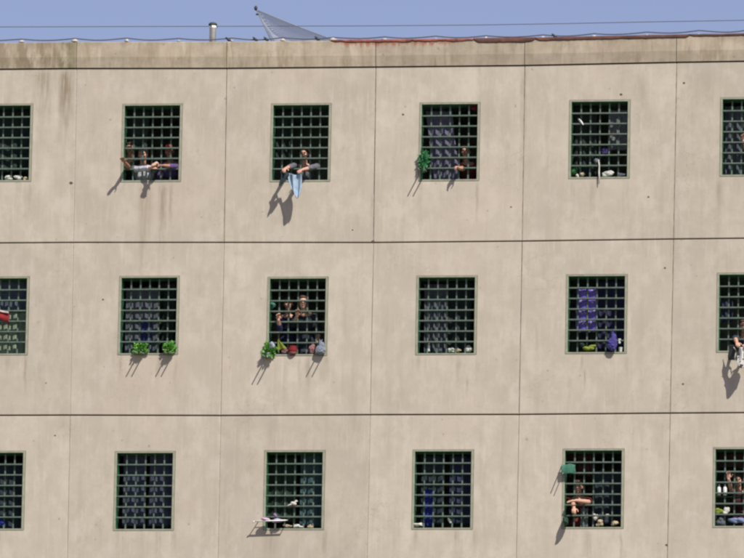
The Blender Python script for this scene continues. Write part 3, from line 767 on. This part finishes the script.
# soft crumpled heaps
def lump(px, py, Y, wpx, hpx, mat, label, name='cloth', cat='cloth', dy=.05, rough=.35, n=5, drop=0, smooth=True):
    """a crumpled soft thing: (px, py) is the middle of its picture outline"""
    c = at(px, py, Y); b = bmesh.new(); wx, hz = wpx/58/2, hpx/57/2; rnd = random.Random(int(px*7+py))
    for k in range(n):
        o = Vector((rnd.uniform(-.5, .5)*wx, rnd.uniform(-.3, .3)*dy, rnd.uniform(-.5, .5)*hz))
        ell(b, c+o, (wx*rnd.uniform(.5, .72), dy*rnd.uniform(.6, 1), hz*rnd.uniform(.5, .72)), Matrix.Rotation(rnd.uniform(-.4, .4), 3, 'Y'), 3)
    b = fuse(b, max(.004, min(wx, hz)/10))
    for v in b.verts:
        q = v.co*(.9/max(wx, hz)); v.co += v.normal*rough*min(wx, hz)*(.6*abs(noise.noise(q*1.6))-.12+.25*noise.noise(q*4))
    return single(name, b, mat, label, cat, smooth=smooth)
def bottle(px, py, Y, h, r, mat, capmat, label, name='bottle', lie=None):
    """standing on a surface at (px, py)"""
    c = at(px, py, Y); o = tag(empty(name, c), label, name)
    if lie is not None: o.rotation_euler = (0, lie, 0)
    bm = bmesh.new(); lathe(bm, [(r*.8, 0), (r, h*.04), (r, h*.62), (r*.9, h*.7), (r*.42, h*.84), (r*.38, h*.93)], (0, 0, 0), 14); link('bottle_body', bm, mat, o, True)
    bm = bmesh.new(); lathe(bm, [(r*.45, h*.932), (r*.45, h), (r*.3, h*1.005)], (0, 0, 0), 12); link('cap', bm, capmat, o, True)
    return o
def cup(px, py, Y, h, r, mat, label, name='cup'):
    c = at(px, py, Y); bm = bmesh.new(); lathe(bm, [(r*.75, 0), (r*.8, .003), (r, h), (r*1.06, h+.003), (r*.9, h+.003), (r*.72, .01)], (0, 0, 0), 14)
    o = link(name, bm, mat, None, True, c); return tag(o, label, name)
cm('white rag', 225, 222, 212, .2, .8); cm('beige rag', 190, 170, 140, .1, .75); cm('lime', 155, 172, 62, .3, .68); cm('red pot', 140, 20, 28, 0, .6); cm('pink rag', 180, 128, 128, .2, .65)
cm('white bag', 205, 212, 225, .4, .8); cm('violet bag', 80, 74, 150, .25, .85); cm('teal pouch', 85, 150, 125, .3, .75); cm('red cloth', 160, 38, 42, .15, .7); cm('green rag', 60, 130, 70, .2)
cm('purple rag', 95, 80, 150, .2); cm('olive rag', 110, 130, 60, .2)
GL = simple('green glass', (.05, .16, .07), .2); WP = MT['white']
SB = .0
def sill(c, r): return WC[(c, r)][1]-IH          # z of the sill
# top-left cut window: white rags on the sill
lump(9, 178.4, .09, 9, 5, MT['white rag'], 'leftmost crumpled white rag on the sill of the cut off top left window', dy=.04)
lump(18.5, 178.2, .10, 9, 6, MT['white rag'], 'middle crumpled white rag on the sill of the cut off top left window', dy=.04)
lump(26, 179, .09, 6, 4, MT['beige rag'], 'small beige rag on the sill of the cut off top left window', dy=.03)
# middle-left cut window: red cloth over the bar
def redc(u, v):
    a = at(-6, 311, .0); b = at(9, 313, .0); p = a.lerp(b, u); return (p.x, -.02-.015*math.sin(u*6)+.01*math.sin(v*7), p.z-.15*v+.02*math.sin(u*5)*v)
single('cloth', sheet(redc, 22, 12, .012), MT['red cloth'], 'bright red cloth hanging over the bars of the middle window cut by the left edge', 'cloth')
def whc(u, v):
    a = at(-6, 309.5, -.01); b = at(8.5, 312, -.01); p = a.lerp(b, u); return (p.x, -.036-.015*math.sin(u*6), p.z+.006-.03*v)
single('cloth', sheet(whc, 22, 6, .012), MT['white rag'], 'narrow white cloth laid along the top of the bright red cloth', 'cloth')
# bottom-left cut window
lump(2.5, 522, .10, 9, 8, MT['bright blue'], 'small blue cloth bundle on the sill of the bottom window cut by the left edge', dy=.05)

# green plants on two rods
leafm = simple('leaf green', (.12, .34, .05), .5, .5, 40, bump=0); leafd = simple('deep leaf green', (.045, .23, .085), .5, .5, 40, bump=0)
def leafy(px, py, wpx, hpx, label, mat, rods=((-.05, 0), (.045, 0)), n=520, out=.12, extra=None, seed=1, rodlen=.34, leafs=.035):
    rnd = random.Random(seed); c = at(px, py, -out*.6); root = tag(empty('hanging_plant', c), label, 'plant')
    wx, hz = wpx/58/2, hpx/57/2; bm = bmesh.new()
    for k in range(n):
        while True:
            q = Vector((rnd.uniform(-1, 1), rnd.uniform(-1, 1), rnd.uniform(-1, 1)))
            if q.length < .72+.75*noise.noise(q.normalized()*1.7+Vector((seed, 3, 0))) and noise.noise(q*2.6+Vector((seed, 0, 0))) > -.2: break
        p = Vector((q.x*wx, q.y*.07, q.z*hz)); L_ = leafs*rnd.choice((.6, .8, 1, 1.2, 1.7))
        d = (q.normalized()+Vector((rnd.uniform(-.7, .7), rnd.uniform(-.7, .7), rnd.uniform(-.4, .8)))).normalized(); s = d.cross(Vector((rnd.uniform(-1, 1), rnd.uniform(-1, 1), rnd.uniform(-1, 1)))).normalized()
        nn = d.cross(s)
        vs = [bm.verts.new(p+v) for v in (Vector((0, 0, 0)), d*L_*.45+s*L_*.32-nn*L_*.08, d*L_-nn*L_*.15, d*L_*.45-s*L_*.32-nn*L_*.08)]
        bm.faces.new(vs)
    link('foliage', bm, mat, root)
    bm = bmesh.new(); lathe(bm, [(.03, -hz*.95), (.042, -hz*.3), (.046, -hz*.25), (.03, -hz*.3)], (0, 0, 0), 12); link('pot', bm, extra or simple('green pot', (.05, .17, .07), .5), root, True)
    for dx, dz in rods:
        bm = bmesh.new(); y0 = -c.y+.03
        tube(bm, [(dx, y0, -hz*.8+dz), (dx-.01, -rodlen-c.y, -hz*.8+dz-.01)], [.014, .011], 6); link('rod', bm, MT['metal'], root, True)
    return root
leafy(423.5, 160.5, 10, 25, 'tall dark green plant on rods at the left of a top row window', leafd, n=520, seed=4, out=.10, rodlen=.30)
leafy(140.5, 348.5, 15, 12, 'left one of the two bright green plants outside the same window', leafm, seed=7, rodlen=.27)
leafy(170, 348.5, 12, 12, 'right one of the two bright green plants outside the same window', leafm, seed=12, rodlen=.27)
leafy(268.5, 351, 13, 15, 'green plant on rods left of the yellow green triangular cloth', leafm, seed=21, rodlen=.32, extra=MT['white bag'])
lump(272, 345, .0-.12, 6, 6, MT['white bag'], 'small pale blue bag resting on top of the green plant beside the yellow green cloth', 'bag', 'bag', dy=.04)
# middle row third window
def tri(u, v):
    a = at(278, 339, -.02); b = at(277.5, 350, -.03); c2 = at(287, 348.5, -.03); p = a.lerp(b.lerp(c2, u), v); return (p.x, p.y+.02*math.sin(u*6)*v, p.z)
single('cloth', sheet(tri, 14, 14, .008), MT['lime'], 'yellow green triangular cloth hanging at the lower left of the window with the red pot', 'cloth')
rp = at(292.5, 355.3, -.0); o = tag(empty('flower_pot', rp), 'round bright red pot standing on the sill between two hanging bags', 'pot')
bm = bmesh.new(); lathe(bm, [(.035, 0), (.06, .02), (.082, .07), (.080, .11), (.062, .15), (.066, .16), (.05, .16), (.04, .12)], (0, 0, 0), 18); link('pot_body', bm, MT['red pot'], o, True)
bm = bmesh.new(); lathe(bm, [(.06, .012), (.075, .045), (.075, .05), (.058, .018)], (0, 0, 0), 18); 
link('pot_rim', bm, MT['pink rag'], o, True)
lump(284.5, 350.5, .06, 6, 9, MT['pink rag'], 'small pink rag on the sill left of the red pot', dy=.035)
lump(312.5, 349, .02, 7, 10, MT['pink rag'], 'dull pink cloth on the sill left of the white plastic bag', dy=.04)
def bagm(px, py, wpx, hpx, Y, mat, label, seed=1, rods=True, rodlen=.28):
    root = tag(empty('plastic_bag', at(px, py, Y)), label, 'bag'); rnd = random.Random(seed); wx, hz = wpx/58/2, hpx/57/2
    b = bmesh.new(); ell(b, (0, 0, -hz*.25), (wx, .06, hz*.75)); ell(b, (wx*.2, 0, hz*.3), (wx*.6, .045, hz*.6)); ell(b, (0, 0, hz*.75), (wx*.3, .02, hz*.35)); b = fuse(b, .005)
    for v in b.verts:
        q = v.co*14+Vector((seed, 0, 0)); v.co += v.normal*(.020*abs(noise.noise(q*1.3))-.008+.006*noise.noise(q*4))
    link('bag', b, mat, root, True)
    for s in (-1, 1):
        bm = bmesh.new(); tube(bm, [(s*wx*.2, 0, hz*.9), (s*wx*.25, Y*-.5, hz*1.25), (s*wx*.1, -Y+.0, hz*1.2)], .005, 6); link('handle', bm, mat, root, True)
    if rods:
        for dx in (-.05, .05):
            bm = bmesh.new(); tube(bm, [(dx, -Y+.03, -hz*.7), (dx, -rodlen-Y, -hz*.75)], [.014, .010], 6); link('rod', bm, MT['metal'], root, True)
    return root
bagm(320.5, 348, 11, 14, -.07, cm('grey white bag', 170, 178, 195, .4, .75), 'crumpled white plastic bag on rods right of the red pot', 3)
lump(271.5, 305, .16, 8, 12, MT['teal pouch'], 'dim teal bag hanging inside the left of the window with the red pot', 'bag', 'bag', dy=.05)
# middle row fourth window: sill items
bottle(428.5, 351.5, .10, .15, .026, WP, MT['metal'], 'white bottle standing alone on the sill below the pale grey curtain')
for px, wd, ht, lb, m in ((440, 6, 4, 'left of two small grey boxes', 'grey curtain'), (451, 7, 5, 'in the middle of the sill', 'white rag'), (459, 6, 4, 'second rag from the right of the sill', 'beige rag'), (469, 8, 8, 'tallest rag, at the right end of the sill', 'white rag')):
    lump(px, 352.5-ht/2, .10, wd, ht, MT[m], {'left of two small grey boxes': 'small grey rag'}.get(lb, 'crumpled rag')+(' beside the white bottle' if m == 'grey curtain' else ', '+lb)+', window with the white bottle', dy=.035)
# middle row fifth window
bagm(612.5, 341.5, 10, 19, -.07, MT['violet bag'], 'blue violet bag hanging at the lower right of the window with the violet patterned towel', 8, False)
lump(590, 347.5, .03, 13, 6, MT['lime'], 'bright yellow green cloth on the sill below the violet patterned towel', dy=.05)
lump(583, 344.5, .08, 9, 6, MT['dim curtain'], 'dark grey bundle on the sill beside the bright yellow green cloth', dy=.05)
cup(619.3, 343.5, .03, .075, .030, WP, 'upper white cup beside the blue violet bag'); cup(620.5, 352.0, .03, .075, .034, WP, 'lower white cup on the sill beside the blue violet bag')
# middle row sixth window: white and black cloth
def wc(u, v):
    a = at(733.5, 347, -.32); b = at(752, 348, -.30); p = a.lerp(b, u); x = p.x+.03*math.sin(v*4)*(1-u)+.10*v*(.5-u)
    return (x, p.y+.03*math.sin(u*10+v), p.z-.36*v*(.55+.45*math.sin(math.pi*min(1, u*1.1))))
bwk = NT('white cloth with black patches'); pp = bwk.pos(); f_ = bwk.ramp(bwk.noise(9, pp, 2), .55, .60)
bwk.l(bwk.mix(f_, (.62, .60, .56), (.035, .035, .04)), bwk.b.inputs['Base Color']); bwk.b.inputs['Roughness'].default_value = .9
single('towel', sheet(wc, 26, 22, .008), bwk.m, 'white towel with black patches hanging from the window at the right edge', 'towel')
def dk(u, v):
    a = at(728.5, 345, -.16); b = at(735, 345, -.26); p = a.lerp(b, u); return (p.x+.01*math.sin(v*6), p.y, p.z-.26*v)
single('cloth', sheet(dk, 10, 14, .01), cm('dark grey cloth', 60, 62, 62, .05), 'dark grey cloth hanging just left of the white towel with black patches', 'cloth')
# bottom row third window: drying rack with pegs
rk = tag(empty('drying_rack', at(270, 521.5, 0)), 'white rod drying rack sticking out from a bottom window', 'drying rack'); O = Vector(rk.location)
A, B = at(254.5, 521.3, -.16)-O, at(285.5, 520.3, -.16)-O; A2, B2 = Vector((A.x+.055, .02, A.z+.03)), Vector((B.x+.01, .02, B.z+.03))
for p, q, r_, nm in ((A, B, .012, 'front_rail'), (A, A2, .008, 'side_rail'), (B, B2, .008, 'side_rail'), (A.lerp(A2, .5), B.lerp(B2, .5), .006, 'middle_rail')):
    bm = bmesh.new(); tube(bm, [p, p.lerp(q, .5), q], r_, 8); link(nm, bm, WP, rk, True)
bm = bmesh.new(); tube(bm, [A, A+Vector((-.03, 0, -.02))], .012, 8); link('end_cap', bm, WP, rk, True)
lump(266, 519.5, -.13, 12, 3.6, cm('pale pink cloth', 225, 195, 215, .3), 'pale pink cloth laid on the left of the white drying rack', dy=.05)
lump(278.5, 520.0, -.09, 13, 4.5, cm('pale violet cloth', 200, 180, 215, .3), 'pale violet cloth bunched on the right of the white drying rack', dy=.05)
lump(275.5, 515.5, -.05, 4, 5, cm('violet sock', 170, 140, 190, .2), 'small violet sock above the white drying rack', 'sock', 'sock', dy=.02)
# a white bird on the bar
bp = at(293.5, 503.5, .0); b = bmesh.new(); ell(b, (0, 0, 0), (.055, .028, .030), Matrix.Rotation(.35, 3, 'Y')); ell(b, (.045, 0, .040), (.022, .02, .022)); cap(b, (.02, 0, .015), .024, (.043, 0, .036), .018, 10)
cap(b, (-.04, 0, -.015), .018, (-.105, 0, -.040), .008, 8)
cap(b, (.064, 0, .040), .007, (.080, 0, .034), .003, 6)
b = fuse(b, .004); bird = tag(empty('pigeon', bp), 'small white bird perched on the bar of the bottom window with the drying rack', 'bird')
link('body', b, cm('white feathers', 215, 210, 200, 0, .8), bird, True)
for s in (-1, 1): bm = bmesh.new(); tube(bm, [(.005, s*.010, -.02), (.008, s*.010, -.055)], .003, 5); link('leg', bm, MT['skin2'], bird, True)
bm = bmesh.new(); ell(bm, (.054, -.018, .046), (.004, .003, .004), sub=1); link('eye', bm, MT['eye'], bird, True)
for px, wd, m, lb in ((287, 9, 'beige rag', 'left'), (298, 10, 'white rag', 'middle'), (311, 8, 'beige rag', 'right')):
    lump(px, 526.5, .05, wd, 3.5, MT[m], lb+'most flat beige rag on the sill of the window with the drying rack' if lb != 'middle' else 'middle flat white rag on the sill of the window with the drying rack', dy=.04)
# bottom row fourth window
lump(418.5, 525, .04, 12, 3.6, MT['white rag'], 'flat white cloth on the sill left of the royal blue towel', dy=.05)
bottle(451, 523, .08, .13, .022, WP, MT['metal'], 'small white bottle on the sill right of the royal blue towel', lie=-.5)
# bottom row fifth window
def pouch(u, v):
    a = at(561.5, 464, -.10); b = at(575, 464.5, -.08); p = a.lerp(b, u); return (p.x, p.y-.012*math.sin(math.pi*v)+.008*math.sin(u*9), p.z-.165*v-.01*math.sin(u*7))
single('pouch', sheet(pouch, 16, 12, .012), MT['teal pouch'], 'teal green cloth pouch tied to the upper left of a bottom window', 'pouch')
bm = bmesh.new(); tube(bm, [at(562.5, 464, .03), at(561.5, 466, -.30)], .010, 6); tube(bm, [at(563.5, 472, .03), at(562.5, 474, -.24)], .008, 6)
single('rod', bm, MT['metal'], 'pair of thin rods sticking out beside the teal pouch', 'rods')
lump(566, 521.5, -.10, 6, 9, cm('dark green bag', 45, 80, 60, .2), 'dark green bag hanging at the window corner below the teal pouch', 'bag', 'bag', dy=.14)
for px, py, wd, ht, m, lb in ((595.5, 517, 6, 7, 'white rag', 'crumpled white rag on the sill right of the grey blue cloth'), (600, 523, 9, 7, 'beige rag', 'beige rag on the sill below the crumpled white rag'),
                              (607, 520, 6, 7, 'dim curtain', 'dark rag on the sill between beige ones'), (614.5, 523.5, 8, 5, 'beige rag', 'flat beige rag near the right end of the sill, window with the teal pouch'), (607.5, 516, 4, 4, 'white rag', 'tiny white rag on top of the dark one')):
    lump(px, py, .05, wd, ht, MT[m], lb, dy=.04)
# bottom row sixth window
for px, lb in ((719, 'left'), (725, 'right')):
    bottle(px, 495.5, .075, .20, .033, WP, MT['metal'], lb+' one of the two white bottles on the narrow dark shelf')
bx = at(722, 495.8, 0); bm = bmesh.new(); box(bm, (bx.x-.14, .062, bx.z-.012), (bx.x+.30, .22, bx.z), .002)
single('shelf', bm, MT['sash'], 'narrow dark shelf under the two white bottles', 'shelf', smooth=False)
lump(718.5, 511.5, .04, 9, 6, MT['lime'], 'yellow green cloth at the left of the bottom window at the right edge', dy=.04)
lump(726.5, 511, .05, 6, 9, MT['white rag'], 'white cloth beside the yellow green cloth in the bottom window at the right edge', dy=.04)
lump(720.5, 521.5, .07, 9, 9, MT['grey curtain'], 'grey bundle on the sill below the yellow green cloth at the right edge', dy=.05)
lump(736.5, 520.5, .07, 16, 7, cm('pale blue bundle', 150, 160, 205, .2), 'pale blue and white bundle on the sill in the bottom window at the right edge', dy=.05)
# top row fifth window
def paper(u, v):
    a = at(578.5, 119, .0); b = at(583.5, 125, .0); d = Vector((.03, 0, .02)); p = a.lerp(b, u)+d*(v-.5)*math.sin(math.pi*(u*.8+.15)); return (p.x, -.006+.012*math.sin(v*5+u*3), p.z)
single('paper', sheet(paper, 10, 8, .003), WP, 'small twist of white paper caught high in the top window with the white cord', 'paper')
lump(605, 150, .10, 7, 8, MT['purple rag'], 'small purple bag hanging left of the grey jacket', 'bag', 'bag', dy=.04)
b = bmesh.new(); q = at(613.5, 139, .12); ell(b, q, (.032, .03, .034)); single('ball', b, WP, 'small white ball in front of the grey jacket', 'ball')
lump(597, 161, .04, 7, 5, MT['grey blue jacket'], 'small grey cloth knotted where the white cord starts', dy=.03)
bm = bmesh.new(); pts = [at(598.5, 160, .0), at(599.3, 166, -.02), at(599, 172, -.04), at(599.3, 178, -.05), at(598.8, 184, -.04)]; tube(bm, pts, [.008, .012, .014, .012, .006], 7)
single('cord', bm, MT['white rag'], 'short white cord dangling from the bars down over the sill', 'cord')
for px, wd, ht, m, lb in ((577, 4, 4, 'white rag', 'tiny white rag at the left end of the sill, window with the white cord'), (582, 4, 5, 'beige rag', 'tiny beige rag near the left end of the sill, window with the white cord'), (608, 12, 7, 'white rag', 'crumpled white cloth on the sill right of the white cord'), (622, 10, 5, 'grey curtain', 'grey rag at the right end of the sill, window with the white cord')):
    lump(px, 177.8-ht/2, .08, wd, ht, MT[m], lb, dy=.045)
lump(574, 171, .10, 8, 11, MT['green rag'], 'green rag inside the lower left corner of the top window with the white cord', dy=.05)
# tiny red rag top right of the fourth window
lump(474, 107.5, .12, 6, 7, MT['red pot'], 'small dark red rag in the upper right corner of the window with the lilac curtain', dy=.04)
